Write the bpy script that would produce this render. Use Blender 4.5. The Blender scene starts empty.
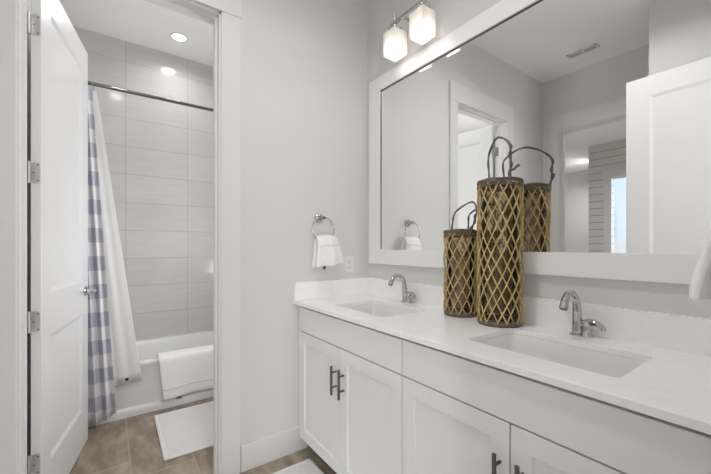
import bpy, bmesh, math, random
from math import sin, cos, pi, radians
from mathutils import Vector, Matrix
random.seed(7)
SC = bpy.context.scene
COL = SC.collection

# ------------------------------------------------------------------ camera
cd = bpy.data.cameras.new('camera')
cam = bpy.data.objects.new('camera', cd); COL.objects.link(cam)
cam.location = (0, 0, 1.232)
cam.rotation_euler = (radians(90), 0, radians(-35.811))
cd.sensor_fit = 'HORIZONTAL'; cd.sensor_width = 36.0
cd.lens = 36.0 * 342.53 / 711.0
cd.shift_y = (245.9 - 237.0) / 711.0
cd.clip_start = 0.02
SC.camera = cam

# ------------------------------------------------------------------ world, light, exposure
SC.view_settings.view_transform = 'Standard'
SC.view_settings.look = 'None'
SC.view_settings.gamma = 1.0
SC.view_settings.use_curve_mapping = False
SC.view_settings.exposure = 0.0
SC.cycles.max_bounces = 20; SC.cycles.diffuse_bounces = 12; SC.cycles.glossy_bounces = 8; SC.cycles.transparent_max_bounces = 24
w = bpy.data.worlds.new('world'); SC.world = w; w.use_nodes = True
w.node_tree.nodes['Background'].inputs[0].default_value = (1.0, 0.99, 0.97, 1)
w.node_tree.nodes['Background'].inputs[1].default_value = 0.6

def area(name, loc, size, energy, target, color=(1, 1, 1), size_y=None, spread=180):
    l = bpy.data.lights.new(name, 'AREA'); l.energy = energy; l.color = color
    l.shape = 'RECTANGLE' if size_y else 'DISK'; l.size = size
    if size_y: l.size_y = size_y
    l.spread = radians(spread)
    o = bpy.data.objects.new(name, l); COL.objects.link(o); o.location = loc
    o.rotation_euler = (Vector(target) - Vector(loc)).to_track_quat('-Z', 'Y').to_euler()
    return o
# added fill light entering by the doorway, placed at two made-up bedroom windows
area('bedroom_fill_light', (-1.5, -3.9, 1.5), 1.5, 85, (0.2, 0.0, 2.0), (0.96, 0.98, 1.0), 1.8)
area('bedroom_fill_light', (1.6, -3.9, 1.5), 1.5, 85, (0.0, 0.0, 2.0), (0.96, 0.98, 1.0), 1.8)
# added fill for the tub room, at an invented window outside the view
area('tub_room_fill_light', (1.42, 2.47, 1.25), 0.62, 22, (0.1, 2.7, 2.1), (0.97, 0.985, 1.0), 0.9)
# daylight in the far room seen through the two doorways in the mirror
area('far_room_daylight', (-5.2, 0.2, 1.8), 1.2, 60, (-6.4, 2.6, 1.6), (0.86, 0.93, 1.0), 1.2)
MAIN_FILL, TUB_CAN, HALL_CAN, SHADE_W = 9.0, 2.8, 17, 0.5

# ------------------------------------------------------------------ materials
def nodes(name):
    m = bpy.data.materials.new(name); m.use_nodes = True
    nt = m.node_tree
    return m, nt, nt.nodes['Principled BSDF']
def N(nt, t, **k):
    n = nt.nodes.new(t)
    for a, b in k.items():
        if a in n.inputs.keys(): n.inputs[a].default_value = b
        else: setattr(n, a, b)
    return n
def c4(c): return (c[0], c[1], c[2], 1)
def mat(name, col, rough=0.5, metal=0.0, noise=0.03, nscale=8.0, bump=0.0, bscale=200.0, stretch=(1, 1, 1), spec=0.5):
    """painted / solid surface with a slight procedural tone variation and bump"""
    m, nt, p = nodes(name)
    p.inputs['Roughness'].default_value = rough; p.inputs['Metallic'].default_value = metal
    p.inputs['Specular IOR Level'].default_value = spec
    tc = N(nt, 'ShaderNodeTexCoord'); mp = N(nt, 'ShaderNodeMapping'); mp.inputs['Scale'].default_value = stretch
    nt.links.new(tc.outputs['Object'], mp.inputs['Vector'])
    nz = N(nt, 'ShaderNodeTexNoise', Scale=nscale, Detail=4.0); nt.links.new(mp.outputs[0], nz.inputs['Vector'])
    rp = N(nt, 'ShaderNodeValToRGB')
    rp.color_ramp.elements[0].position = 0.3; rp.color_ramp.elements[1].position = 0.7
    rp.color_ramp.elements[0].color = c4([x * (1 - noise) for x in col])
    rp.color_ramp.elements[1].color = c4([min(1, x * (1 + noise)) for x in col])
    nt.links.new(nz.outputs[0], rp.inputs[0]); nt.links.new(rp.outputs[0], p.inputs['Base Color'])
    if bump:
        b2 = N(nt, 'ShaderNodeTexNoise', Scale=bscale, Detail=3.0); nt.links.new(tc.outputs['Object'], b2.inputs['Vector'])
        bp = N(nt, 'ShaderNodeBump', Strength=bump, Distance=0.004)
        nt.links.new(b2.outputs[0], bp.inputs['Height']); nt.links.new(bp.outputs[0], p.inputs['Normal'])
    return m
def emit(name, col, s):
    m, nt, p = nodes(name)
    p.inputs['Base Color'].default_value = c4(col); p.inputs['Emission Color'].default_value = c4(col)
    p.inputs['Emission Strength'].default_value = s
    return m
def tile_mat(name, axes, phase, bw, bh, mortar, cols, grout, rough, streak, offset=0.0, nscale=3.0, var=0.5, span=(0.3, 0.7)):
    m, nt, p = nodes(name)
    tc = N(nt, 'ShaderNodeTexCoord'); sx = N(nt, 'ShaderNodeSeparateXYZ'); nt.links.new(tc.outputs['Object'], sx.inputs[0])
    cb = N(nt, 'ShaderNodeCombineXYZ')
    for i in (0, 1):
        ad = N(nt, 'ShaderNodeMath', operation='SUBTRACT'); ad.inputs[1].default_value = phase[i]
        nt.links.new(sx.outputs['XYZ'.index(axes[i])], ad.inputs[0]); nt.links.new(ad.outputs[0], cb.inputs[i])
    br = N(nt, 'ShaderNodeTexBrick', offset=offset, offset_frequency=2, squash=1.0)
    br.inputs['Scale'].default_value = 1.0; br.inputs['Mortar Size'].default_value = mortar
    br.inputs['Mortar Smooth'].default_value = 0.2; br.inputs['Bias'].default_value = 0.0
    br.inputs['Brick Width'].default_value = bw; br.inputs['Row Height'].default_value = bh
    br.inputs['Color1'].default_value = (0, 0, 0, 1); br.inputs['Color2'].default_value = (1, 1, 1, 1)
    nt.links.new(cb.outputs[0], br.inputs['Vector'])
    mp = N(nt, 'ShaderNodeMapping'); mp.inputs['Scale'].default_value = streak; nt.links.new(cb.outputs[0], mp.inputs['Vector'])
    nz = N(nt, 'ShaderNodeTexNoise', Scale=nscale, Detail=6.0, Roughness=0.6); nt.links.new(mp.outputs[0], nz.inputs['Vector'])
    mx = N(nt, 'ShaderNodeMix', data_type='FLOAT'); mx.inputs[0].default_value = var * 0.35
    nt.links.new(nz.outputs[0], mx.inputs[2]); nt.links.new(br.outputs['Color'], mx.inputs[3])
    rp = N(nt, 'ShaderNodeValToRGB'); rp.color_ramp.elements[0].position = span[0]; rp.color_ramp.elements[1].position = span[1]
    rp.color_ramp.elements[0].color = c4(cols[0]); rp.color_ramp.elements[1].color = c4(cols[1])
    nt.links.new(mx.outputs[0], rp.inputs[0])
    m2 = N(nt, 'ShaderNodeMix', data_type='RGBA'); m2.inputs[7].default_value = c4(grout)
    nt.links.new(br.outputs['Fac'], m2.inputs[0]); nt.links.new(rp.outputs[0], m2.inputs[6])
    nt.links.new(m2.outputs[2], p.inputs['Base Color'])
    bp = N(nt, 'ShaderNodeBump', Strength=0.4, Distance=0.003, invert=True)
    nt.links.new(br.outputs['Fac'], bp.inputs['Height']); nt.links.new(bp.outputs[0], p.inputs['Normal'])
    p.inputs['Roughness'].default_value = rough
    return m

M_wall = mat('wall_paint', (0.70, 0.69, 0.682), 0.6, noise=0.01, nscale=2, bump=0.03, bscale=350)
M_ceil = mat('ceiling_paint', (0.95, 0.947, 0.94), 0.75, noise=0.01, nscale=2, bump=0.03, bscale=300)
M_trim = mat('trim_paint', (0.755, 0.748, 0.74), 0.35, noise=0.008, nscale=3)
M_frame = mat('frame_paint', (0.90, 0.893, 0.885), 0.4, noise=0.008, nscale=3)
M_door = mat('door_paint', (0.77, 0.77, 0.775), 0.28, noise=0.008, nscale=3, bump=0.02, bscale=60)
M_cab = mat('cabinet_paint', (0.80, 0.805, 0.82), 0.35, noise=0.008, nscale=4, bump=0.02, bscale=90)
M_gap_shade = mat('carcass_gap_shade', (0.05, 0.047, 0.045), 0.8)  # near-black so the gaps between doors and under the counter carry painted shade
M_toe_shade = mat('shaded_toe_kick', (0.16, 0.13, 0.10), 0.6)  # dark brown, deepened to paint in the shade under the cabinet
M_rod = mat('dark_chrome', (0.20, 0.197, 0.195), 0.12, 1.0)
M_hinge = mat('satin_hinge', (0.66, 0.65, 0.63), 0.35, 0.9)
M_duct = mat('duct_grey', (0.07, 0.07, 0.068), 0.9)
M_gap = mat('dark_gap', (0.05, 0.05, 0.05), 0.9)
M_quartz = mat('white_quartz', (0.93, 0.925, 0.92), 0.16, noise=0.02, nscale=30)
M_ceramic = mat('sink_ceramic', (0.80, 0.795, 0.78), 0.08, noise=0.005, nscale=3)
M_tub = mat('tub_enamel', (0.82, 0.82, 0.82), 0.15, noise=0.008, nscale=3)
M_chrome = mat('chrome', (0.56, 0.56, 0.56), 0.1, 1.0, noise=0.02)
M_nickel = mat('brushed_nickel', (0.55, 0.54, 0.52), 0.25, 1.0, noise=0.05, nscale=60)
M_gun = mat('gunmetal', (0.15, 0.145, 0.14), 0.35, 0.8, noise=0.08, nscale=40)
M_black = mat('black_plastic', (0.02, 0.02, 0.02), 0.5)
M_plastic = mat('white_plastic', (0.80, 0.79, 0.77), 0.3, noise=0.005)
M_towel = mat('terry_cloth', (0.90, 0.898, 0.89), 0.95, noise=0.02, nscale=40, bump=0.5, bscale=420, spec=0.1)
M_mat = mat('mat_terry', (0.80, 0.79, 0.775), 0.95, noise=0.03, nscale=60, bump=0.7, bscale=300, spec=0.1)
M_liner = mat('liner_cloth', (0.82, 0.815, 0.805), 0.7, noise=0.01, nscale=20, bump=0.1, bscale=500, spec=0.2)
M_bamboo = mat('bamboo', (0.56, 0.41, 0.17), 0.5, noise=0.35, nscale=45)
M_twig = mat('dark_twig', (0.15, 0.118, 0.09), 0.75, noise=0.4, nscale=90, bump=0.5, bscale=250)
M_handle = mat('grey_vine', (0.16, 0.145, 0.135), 0.7, noise=0.4, nscale=60, bump=0.4, bscale=200)
M_lens = emit('lamp_lens', (1.0, 0.98, 0.96), 4.0)
M_bulb = emit('bulb_glow', (1.0, 0.98, 0.95), 2.0)
M_tile = tile_mat('shower_tile', 'XZ', (0.125, 0.12), 0.5, 0.25, 0.002, ((0.575, 0.57, 0.565), (0.65, 0.645, 0.64)), (0.40, 0.39, 0.38), 0.12, (1.2, 14, 1))
M_tile_side = tile_mat('shower_tile_side', 'YZ', (3.66, 0.12), 0.5, 0.25, 0.002, ((0.575, 0.57, 0.565), (0.65, 0.645, 0.64)), (0.40, 0.39, 0.38), 0.12, (1.2, 14, 1))
M_floor = tile_mat('floor_tile', 'YX', (2.34, 0.101), 0.61, 0.303, 0.003, ((0.235, 0.182, 0.130), (0.485, 0.405, 0.32)), (0.42, 0.37, 0.32), 0.38, (1, 2.5, 1), offset=0.3, nscale=4.5, var=0.6, span=(0.36, 0.64))
M_hallfloor = mat('hall_floor', (0.56, 0.54, 0.52), 0.5, noise=0.2, nscale=4, stretch=(1, 8, 1))
M_shiplap = None

def mirror_mat():
    m, nt, p = nodes('mirror_glass')
    p.inputs['Base Color'].default_value = (0.955, 0.965, 0.945, 1); p.inputs['Metallic'].default_value = 1.0
    tc = N(nt, 'ShaderNodeTexCoord'); nz = N(nt, 'ShaderNodeTexNoise', Scale=2.0); nt.links.new(tc.outputs['Object'], nz.inputs[0])
    mr = N(nt, 'ShaderNodeMapRange'); mr.inputs[3].default_value = 0.0; mr.inputs[4].default_value = 0.008
    nt.links.new(nz.outputs[0], mr.inputs[0]); nt.links.new(mr.outputs[0], p.inputs['Roughness'])
    return m
M_mirror = mirror_mat()
def glass_mat():
    m, nt, p = nodes('smoked_glass')
    tc = N(nt, 'ShaderNodeTexCoord'); nz = N(nt, 'ShaderNodeTexNoise', Scale=9.0); nt.links.new(tc.outputs['Object'], nz.inputs[0])
    rp = N(nt, 'ShaderNodeValToRGB'); rp.color_ramp.elements[0].color = (0.40, 0.30, 0.20, 1); rp.color_ramp.elements[1].color = (0.84, 0.78, 0.68, 1)
    nt.links.new(nz.outputs[0], rp.inputs[0])
    tr = N(nt, 'ShaderNodeBsdfTransparent'); gl = N(nt, 'ShaderNodeBsdfGlossy'); gl.inputs['Roughness'].default_value = 0.06
    fr = N(nt, 'ShaderNodeFresnel', IOR=1.5)
    nt.links.new(rp.outputs[0], tr.inputs[0])
    mx = N(nt, 'ShaderNodeMixShader'); nt.links.new(fr.outputs[0], mx.inputs[0])
    nt.links.new(tr.outputs[0], mx.inputs[1]); nt.links.new(gl.outputs[0], mx.inputs[2])
    nt.links.new(mx.outputs[0], nt.nodes['Material Output'].inputs['Surface'])
    return m
M_glass = glass_mat()
def frost_mat():
    m, nt, p = nodes('frosted_shade')
    tc = N(nt, 'ShaderNodeTexCoord'); nz = N(nt, 'ShaderNodeTexNoise', Scale=30.0); nt.links.new(tc.outputs['Object'], nz.inputs[0])
    rp = N(nt, 'ShaderNodeValToRGB'); rp.color_ramp.elements[0].color = (0.88, 0.86, 0.83, 1); rp.color_ramp.elements[1].color = (0.92, 0.90, 0.87, 1)
    nt.links.new(nz.outputs[0], rp.inputs[0]); nt.links.new(rp.outputs[0], p.inputs['Base Color'])
    p.inputs['Roughness'].default_value = 0.25
    tl = N(nt, 'ShaderNodeBsdfTranslucent'); nt.links.new(rp.outputs[0], tl.inputs[0])
    mx = N(nt, 'ShaderNodeMixShader'); mx.inputs[0].default_value = 0.6
    nt.links.new(p.outputs[0], mx.inputs[1]); nt.links.new(tl.outputs[0], mx.inputs[2])
    nt.links.new(mx.outputs[0], nt.nodes['Material Output'].inputs['Surface'])
    return m
M_frost = frost_mat()
def plaid_mat():
    """white and lavender buffalo check woven from two sets of bands, along the UVs of the cloth (metres)"""
    m, nt, p = nodes('buffalo_check')
    uv = N(nt, 'ShaderNodeUVMap'); sx = N(nt, 'ShaderNodeSeparateXYZ'); nt.links.new(uv.outputs[0], sx.inputs[0])
    def band(sock, phase):
        a = N(nt, 'ShaderNodeMath', operation='SUBTRACT'); a.inputs[1].default_value = phase; nt.links.new(sock, a.inputs[0])
        b = N(nt, 'ShaderNodeMath', operation='FLOORED_MODULO'); b.inputs[1].default_value = 0.19; nt.links.new(a.outputs[0], b.inputs[0])
        c = N(nt, 'ShaderNodeMath', operation='LESS_THAN'); c.inputs[1].default_value = 0.098; nt.links.new(b.outputs[0], c.inputs[0])
        return c.outputs[0]
    h = band(sx.outputs[1], 0.875); v = band(sx.outputs[0], 0.02)
    m1 = N(nt, 'ShaderNodeMix', data_type='RGBA'); m1.inputs[6].default_value = (0.80, 0.79, 0.775, 1); m1.inputs[7].default_value = (0.66, 0.665, 0.72, 1)
    nt.links.new(v, m1.inputs[0])
    m2 = N(nt, 'ShaderNodeMix', data_type='RGBA'); m2.inputs[6].default_value = (0.56, 0.56, 0.62, 1); m2.inputs[7].default_value = (0.43, 0.44, 0.545, 1)
    nt.links.new(v, m2.inputs[0])
    m3 = N(nt, 'ShaderNodeMix', data_type='RGBA'); nt.links.new(h, m3.inputs[0]); nt.links.new(m1.outputs[2], m3.inputs[6]); nt.links.new(m2.outputs[2], m3.inputs[7])
    nt.links.new(m3.outputs[2], p.inputs['Base Color'])
    p.inputs['Roughness'].default_value = 0.85; p.inputs['Specular IOR Level'].default_value = 0.15
    return m
M_plaid = plaid_mat()
def shiplap_mat():
    m, nt, p = nodes('shiplap_boards')
    tc = N(nt, 'ShaderNodeTexCoord'); sx = N(nt, 'ShaderNodeSeparateXYZ'); nt.links.new(tc.outputs['Object'], sx.inputs[0])
    a = N(nt, 'ShaderNodeMath', operation='FLOORED_MODULO'); a.inputs[1].default_value = 0.127; nt.links.new(sx.outputs[2], a.inputs[0])
    b = N(nt, 'ShaderNodeMath', operation='LESS_THAN'); b.inputs[1].default_value = 0.007; nt.links.new(a.outputs[0], b.inputs[0])
    m1 = N(nt, 'ShaderNodeMix', data_type='RGBA'); m1.inputs[6].default_value = (0.74, 0.72, 0.68, 1); m1.inputs[7].default_value = (0.16, 0.15, 0.13, 1)
    nt.links.new(b.outputs[0], m1.inputs[0]); nt.links.new(m1.outputs[2], p.inputs['Base Color']); p.inputs['Roughness'].default_value = 0.5
    bp = N(nt, 'ShaderNodeBump', Strength=0.6, Distance=0.006, invert=True); nt.links.new(b.outputs[0], bp.inputs['Height']); nt.links.new(bp.outputs[0], p.inputs['Normal'])
    return m
M_shiplap = shiplap_mat()
M_bluewall = mat('pale_blue_wall', (0.70, 0.77, 0.86), 0.6, noise=0.01)

# ------------------------------------------------------------------ mesh helpers
def new(): return bmesh.new()
def box(bm, x0, x1, y0, y1, z0, z1, mtx=None):
    vs = [bm.verts.new((x, y, z)) for x in (x0, x1) for y in (y0, y1) for z in (z0, z1)]
    for f in ((0, 1, 3, 2), (4, 6, 7, 5), (0, 4, 5, 1), (2, 3, 7, 6), (0, 2, 6, 4), (1, 5, 7, 3)):
        bm.faces.new([vs[i] for i in f])
    if mtx: bmesh.ops.transform(bm, matrix=mtx, verts=vs)
    return vs
def loft(bm, rings, cap0=True, cap1=True, closed=True):
    R = [[bm.verts.new(p) for p in r] for r in rings]
    n = len(R[0])
    for a, b in zip(R, R[1:]):
        for i in range(n if closed else n - 1):
            j = (i + 1) % n
            bm.faces.new((a[i], a[j], b[j], b[i]))
    if cap0: bm.faces.new(R[0][::-1])
    if cap1: bm.faces.new(R[-1])
    return R
def lathe(bm, prof, loc=(0, 0, 0), axis=None, n=32, cap0=True, cap1=True):
    q = Vector((0, 0, 1)).rotation_difference(Vector(axis)) if axis else None
    rings = []
    for r, z in prof:
        ring = []
        for i in range(n):
            v = Vector((r * cos(2 * pi * i / n), r * sin(2 * pi * i / n), z))
            if q: v = q @ v
            ring.append(v + Vector(loc))
        rings.append(ring)
    return loft(bm, rings, cap0, cap1)
def tube(bm, pts, rad, n=12, closed=False, caps=True, flat=None):
    pts = [Vector(p) for p in pts]; m = len(pts)
    rads = rad if isinstance(rad, (list, tuple)) else [rad] * m
    rings = []; up = None
    for i, p in enumerate(pts):
        a = pts[(i - 1) % m] if (closed or i > 0) else p
        b = pts[(i + 1) % m] if (closed or i < m - 1) else p
        t = (b - a).normalized()
        if up is None:
            up = t.orthogonal().normalized()
        up = (up - t * up.dot(t)).normalized(); s = t.cross(up)
        rings.append([p + (up * cos(2 * pi * k / n) + s * sin(2 * pi * k / n)) * rads[i] for k in range(n)])
    if closed:
        R = [[bm.verts.new(p) for p in r] for r in rings]
        for i in range(m):
            a, b = R[i], R[(i + 1) % m]
            # best alignment for the closing ring
            off = 0
            if i == m - 1:
                off = min(range(n), key=lambda o: (a[0].co - b[o].co).length)
            for k in range(n):
                bm.faces.new((a[k], a[(k + 1) % n], b[(k + 1 + off) % n], b[(k + off) % n]))
        return R
    return loft(bm, rings, caps, caps)
def rrect(x0, x1, y0, y1, r, z, n=5):
    out = []
    for cx, cy, a0 in ((x1 - r, y1 - r, 0), (x0 + r, y1 - r, 90), (x0 + r, y0 + r, 180), (x1 - r, y0 + r, 270)):
        for k in range(n + 1):
            a = radians(a0 + 90 * k / n)
            out.append((cx + r * cos(a), cy + r * sin(a), z))
    return out
def smooth_path(pts, per=8):
    """Catmull-Rom through the points"""
    P = [Vector(p) for p in pts]; P = [2 * P[0] - P[1]] + P + [2 * P[-1] - P[-2]]
    out = []
    for i in range(1, len(P) - 2):
        a, b, c, d = P[i - 1:i + 3]
        for k in range(per):
            t = k / per
            out.append(0.5 * ((2 * b) + (c - a) * t + (2 * a - 5 * b + 4 * c - d) * t * t + (-a + 3 * b - 3 * c + d) * t ** 3))
    out.append(P[-2]); return out
def obj(name, bm, m, parent=None, bevel=0.0, smooth=None, seg=2, mtx=None):
    bmesh.ops.recalc_face_normals(bm, faces=bm.faces)
    if mtx: bmesh.ops.transform(bm, matrix=mtx, verts=bm.verts)
    me = bpy.data.meshes.new(name); bm.to_mesh(me); bm.free()
    o = bpy.data.objects.new(name, me); COL.objects.link(o)
    me.materials.append(m)
    if parent:
        o.parent = parent; o.matrix_parent_inverse = Matrix.Translation(-parent.location) if parent.type == 'EMPTY' else Matrix()
        if parent.type == 'EMPTY':      # keep world coordinates of the mesh, relative to the thing's base
            o.matrix_parent_inverse = Matrix()
            me.transform(Matrix.Translation(-Vector(parent.location)))
        elif parent.parent and parent.parent.type == 'EMPTY':
            me.transform(Matrix.Translation(-Vector(parent.parent.location)))
    if smooth is not None:
        me.polygons.foreach_set('use_smooth', [True] * len(me.polygons))
        me.set_sharp_from_angle(angle=radians(smooth))
    if bevel:
        b = o.modifiers.new('bevel', 'BEVEL'); b.width = bevel; b.segments = seg; b.limit_method = 'ANGLE'; b.angle_limit = radians(40)
    return o
def tag(o, label, cat, group=None, kind=None):
    o['label'] = label; o['category'] = cat
    if group: o['group'] = group
    if kind: o['kind'] = kind
    return o
def thing(name, label, cat, loc, group=None, kind=None):
    o = bpy.data.objects.new(name, None); COL.objects.link(o); o.location = loc; o.empty_display_size = 0.05
    return tag(o, label, cat, group, kind)
def copy_tree(o, parent=None):
    c = o.copy(); COL.objects.link(c)
    if parent: c.parent = parent
    for ch in list(o.children): copy_tree(ch, c)
    return c
def struct(name, bm, m, label, cat, bevel=0.0, smooth=None, parent=None):
    o = obj(name, bm, m, parent, bevel, smooth)
    if not parent: tag(o, label, cat, kind='structure')
    return o
def panel_slab(W, H, T, xs, zs, depth, slope, both=True):
    """slab in local x 0..W, z 0..H, y 0..T (front at y=0). xs=(a,b) panel columns; zs=[(z0,z1),..] panels, each sunk with a sloped edge"""
    bm = new()
    X = [0, xs[0], xs[1], W]; Z = [0]
    for a, b in zs: Z += [a, b]
    Z.append(H)
    def face(y, d, panels):
        g = {(i, j): bm.verts.new((x, y, z)) for i, x in enumerate(X) for j, z in enumerate(Z)}
        for i in range(3):
            for j in range(len(Z) - 1):
                q = [g[i, j], g[i + 1, j], g[i + 1, j + 1], g[i, j + 1]]
                if panels and i == 1 and j % 2 == 1:
                    s = slope
                    inn = [bm.verts.new((X[1] + s, y + d, Z[j] + s)), bm.verts.new((X[2] - s, y + d, Z[j] + s)),
                           bm.verts.new((X[2] - s, y + d, Z[j + 1] - s)), bm.verts.new((X[1] + s, y + d, Z[j + 1] - s))]
                    for k in range(4): bm.faces.new((q[k], q[(k + 1) % 4], inn[(k + 1) % 4], inn[k]))
                    bm.faces.new(inn)
                else: bm.faces.new(q)
        return g
    f = face(0, depth, True); b = face(T, -depth, both)
    nz = len(Z)
    for i in range(3):
        for j in (0, nz - 1): bm.faces.new((f[i, j], f[i + 1, j], b[i + 1, j], b[i, j]))
    for j in range(nz - 1):
        for i in (0, 3): bm.faces.new((f[i, j], f[i, j + 1], b[i, j + 1], b[i, j]))
    return bm

# ------------------------------------------------------------------ dimensions
Y2 = 1.882          # back wall (towel ring, tub doorway)
MX = 1.462          # mirror wall
XL = -1.03          # left wall
ZC = 3.05           # ceiling
HD = 2.465          # door heads
TY = 3.66           # tiled wall
NY = 0.05           # near wall
XP = -0.35          # passage wall beside the entry door
DL, DR = -0.285, 0.472   # doorway clear opening
TL, TR = -0.318, 1.16     # tub room
WT = 0.115

# ------------------------------------------------------------------ structure
bm = new(); box(bm, -1.15, 1.6, -0.07, TY + 0.1, -0.1, 0.0)
struct('floor', bm, M_floor, 'brown stone-look rectangular tile floor with pale grout', 'floor')
bm = new(); box(bm, -1.15, 1.6, -0.07, TY + 0.1, ZC, ZC + 0.1)
struct('ceiling', bm, M_ceil, 'plain off-white painted ceiling over bath and vanity', 'ceiling')
bm = new(); box(bm, MX, MX + 0.12, -0.07, Y2 + WT, 0, ZC)
struct('wall_right', bm, M_wall, 'off-white wall carrying the wide framed mirror and vanity light', 'wall')
bm = new(); box(bm, -1.15, DL - 0.02, Y2, Y2 + WT, 0, ZC); box(bm, DR + 0.02, MX, Y2, Y2 + WT, 0, ZC); box(bm, DL - 0.02, DR + 0.02, Y2, Y2 + WT, HD + 0.02, ZC)
struct('wall_back', bm, M_wall, 'off-white wall with towel ring, outlet and doorway to the tub', 'wall')
LO0, LO1 = 0.937, 1.699
bm = new(); box(bm, XL - WT, XL, LO1 + 0.02, Y2, 0, ZC); box(bm, XL - WT, XL, 0.6, LO0 - 0.02, 0, ZC); box(bm, XL - WT, XL, LO0 - 0.02, LO1 + 0.02, HD + 0.02, ZC)
struct('wall_left', bm, M_wall, 'off-white wall seen in the mirror with a doorway to the hall', 'wall')
bm = new(); box(bm, XL, XP, 0.65, 0.79, 0, ZC); box(bm, XP - 0.12, XP, -0.07, 0.65, 0, ZC)
struct('wall_passage', bm, M_wall, 'off-white wall corner behind the open entry door in the mirror', 'wall')
bm = new(); box(bm, XP, DL - 0.02, -0.07, NY, 0, ZC); box(bm, DR + 0.02, MX, -0.07, NY, 0, ZC); box(bm, DL - 0.02, DR + 0.02, -0.07, NY, HD + 0.02, ZC)
struct('wall_near', bm, M_wall, 'off-white near wall at the right end of the vanity with entry doorway', 'wall')
bm = new(); box(bm, TL - 0.1, TR + 0.1, TY, TY + 0.1, 0, ZC)
struct('wall_tub_back', bm, M_tile, 'pale grey large-format tile wall behind the bathtub', 'wall')
bm = new(); box(bm, TL - 0.1, TL, 2.93, TY, 0, ZC)
struct('wall_tub_left', bm, M_tile_side, 'pale grey tile wall at the left end of the tub', 'wall')
bm = new(); box(bm, TR, TR + 0.1, 2.93, TY, 0, ZC)
struct('wall_tub_right', bm, M_tile_side, 'pale grey tile wall at the right end of the tub', 'wall')
bm = new(); box(bm, TL - 0.1, TL, Y2 + WT, 2.93, 0, ZC); box(bm, 1.45, 1.55, Y2 + WT, 2.93, 0, ZC); box(bm, TR, 1.55, 2.93, 3.03, 0, ZC)
struct('wall_tub_side', bm, M_wall, 'off-white side walls of the tub room behind the open door', 'wall')

def casing(name, label, axis, face, a0, a1, out, depth, head=0.16, cw=0.098, reveal=0.0095, left_w=None):
    """door casing: two legs, a taller head board and the jamb lining. axis 'x': opening spans x on a wall facing -y/+y"""
    bm = new(); t = 0.014
    def put(b, u0, u1, d0, d1, z0, z1):
        if axis == 'x': box(b, u0, u1, min(d0, d1), max(d0, d1), z0, z1)
        else: box(b, min(d0, d1), max(d0, d1), u0, u1, z0, z1)
    for s, far in ((out, face), (-out, face - out * depth)):
        d1 = far + s * t
        lw = left_w or cw
        if name == 'trim_1' and far != face: lw = 0.022
        put(bm, a0 - reveal - lw, a0 - reveal, far, d1, 0, HD)
        put(bm, a1 + reveal, a1 + reveal + cw, far, d1, 0, HD)
        put(bm, a0 - reveal - lw - 0.004, a1 + reveal + cw + 0.004, far, far + s * (t + 0.004), HD, HD + head)
    o = struct(name, bm, M_trim, label, 'door trim')
    j = new(); e = face - out * depth
    put(j, a0 - 0.02, a0, face, e, 0, HD); put(j, a1, a1 + 0.02, face, e, 0, HD); put(j, a0 - 0.02, a1 + 0.02, face, e, HD - 0.012, HD + 0.02)
    s0, s1 = face - out * 0.035, face - out * 0.072
    st = new()
    put(st, a0, a0 + 0.011, s0, s1, 0, HD - 0.023); put(st, a1 - 0.011, a1, s0, s1, 0, HD - 0.023); put(st, a0, a1, s0, s1, HD - 0.023, HD - 0.012)
    obj('jamb', j, M_trim, o); obj('door_stop', st, M_trim, o)
    return o
casing('trim_1', 'white flat casing around the doorway to the tub', 'x', Y2, DL, DR, -1, WT)
casing('trim_2', 'white casing around the hall doorway seen in the mirror', 'y', XL, LO0, LO1, 1, WT)
casing('trim_3', 'white casing around the entry doorway beside the vanity end', 'x', NY, DL, DR, 1, 0.12, left_w=0.045)

def baseboard(name, label, boxes):
    bm = new()
    for b in boxes: box(bm, *b, 0, 0.147)
    return struct(name, bm, M_trim, label, 'baseboard', bevel=0.003)
baseboard('baseboard_back', 'white baseboard between tub doorway and vanity', [(DR + 0.112, 0.988, Y2 - 0.015, Y2)])
baseboard('baseboard_left', 'white baseboard along the wall of the hall doorway', [(XL, XL + 0.015, 1.82, Y2 - 0.015), (XL, XL + 0.015, 0.79, 0.82)])
baseboard('baseboard_tub', 'white baseboard beside the tub room door', [(TL, TL + 0.015, 2.12, 2.93)])

# --- hall and far rooms that the mirror shows through the left doorway
bm = new(); box(bm, -9.0, XL - WT, -0.6, 4.6, -0.1, 0.0)
struct('floor_hall', bm, M_hallfloor, 'hall floor beyond the doorway in the mirror', 'floor')
bm = new(); box(bm, -9.0, XL - WT, -0.6, 4.6, ZC, ZC + 0.1)
struct('ceiling_hall', bm, M_ceil, 'hall ceiling with a recessed light in the mirror', 'ceiling')
HX = -4.25
bm = new(); box(bm, HX - 0.12, HX, 2.243, 2.60, 0, ZC); box(bm, HX - 0.12, HX, -0.6, 1.45, 0, ZC); box(bm, HX - 0.12, HX, 1.45, 2.243, 2.42, ZC)
struct('wall_shiplap', bm, M_shiplap, 'white horizontal shiplap wall with a doorway, seen in the mirror', 'wall')
bm = new(); box(bm, -6.55, -6.45, 3.33, 4.6, 0, ZC); loft(bm, [[(HX - 0.12, 2.48, z), (HX - 0.12, 2.58, z), (-6.45, 3.33, z), (-6.45, 3.20, z)] for z in (0, ZC)])
struct('wall_hall_end', bm, M_wall, 'plain wall at the end of the hall beyond the shiplap corner', 'wall')
bm = new(); box(bm, -6.5, XL - WT, 4.5, 4.6, 0, ZC); box(bm, -9, XL - WT, -0.7, -0.6, 0, ZC); box(bm, XL - WT - 0.1, XL - WT, Y2 + WT, 4.5, 0, ZC); box(bm, XL - WT - 0.1, XL - WT, -0.6, 0.6, 0, ZC)
struct('wall_hall_sides', bm, M_wall, 'plain side walls of the hall', 'wall')
bm = new(); box(bm, -6.5, -6.4, -0.6, 3.2, 0.0, ZC)
struct('wall_far_room', bm, M_bluewall, 'pale blue bright wall of the far room in the mirror', 'wall')
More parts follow.
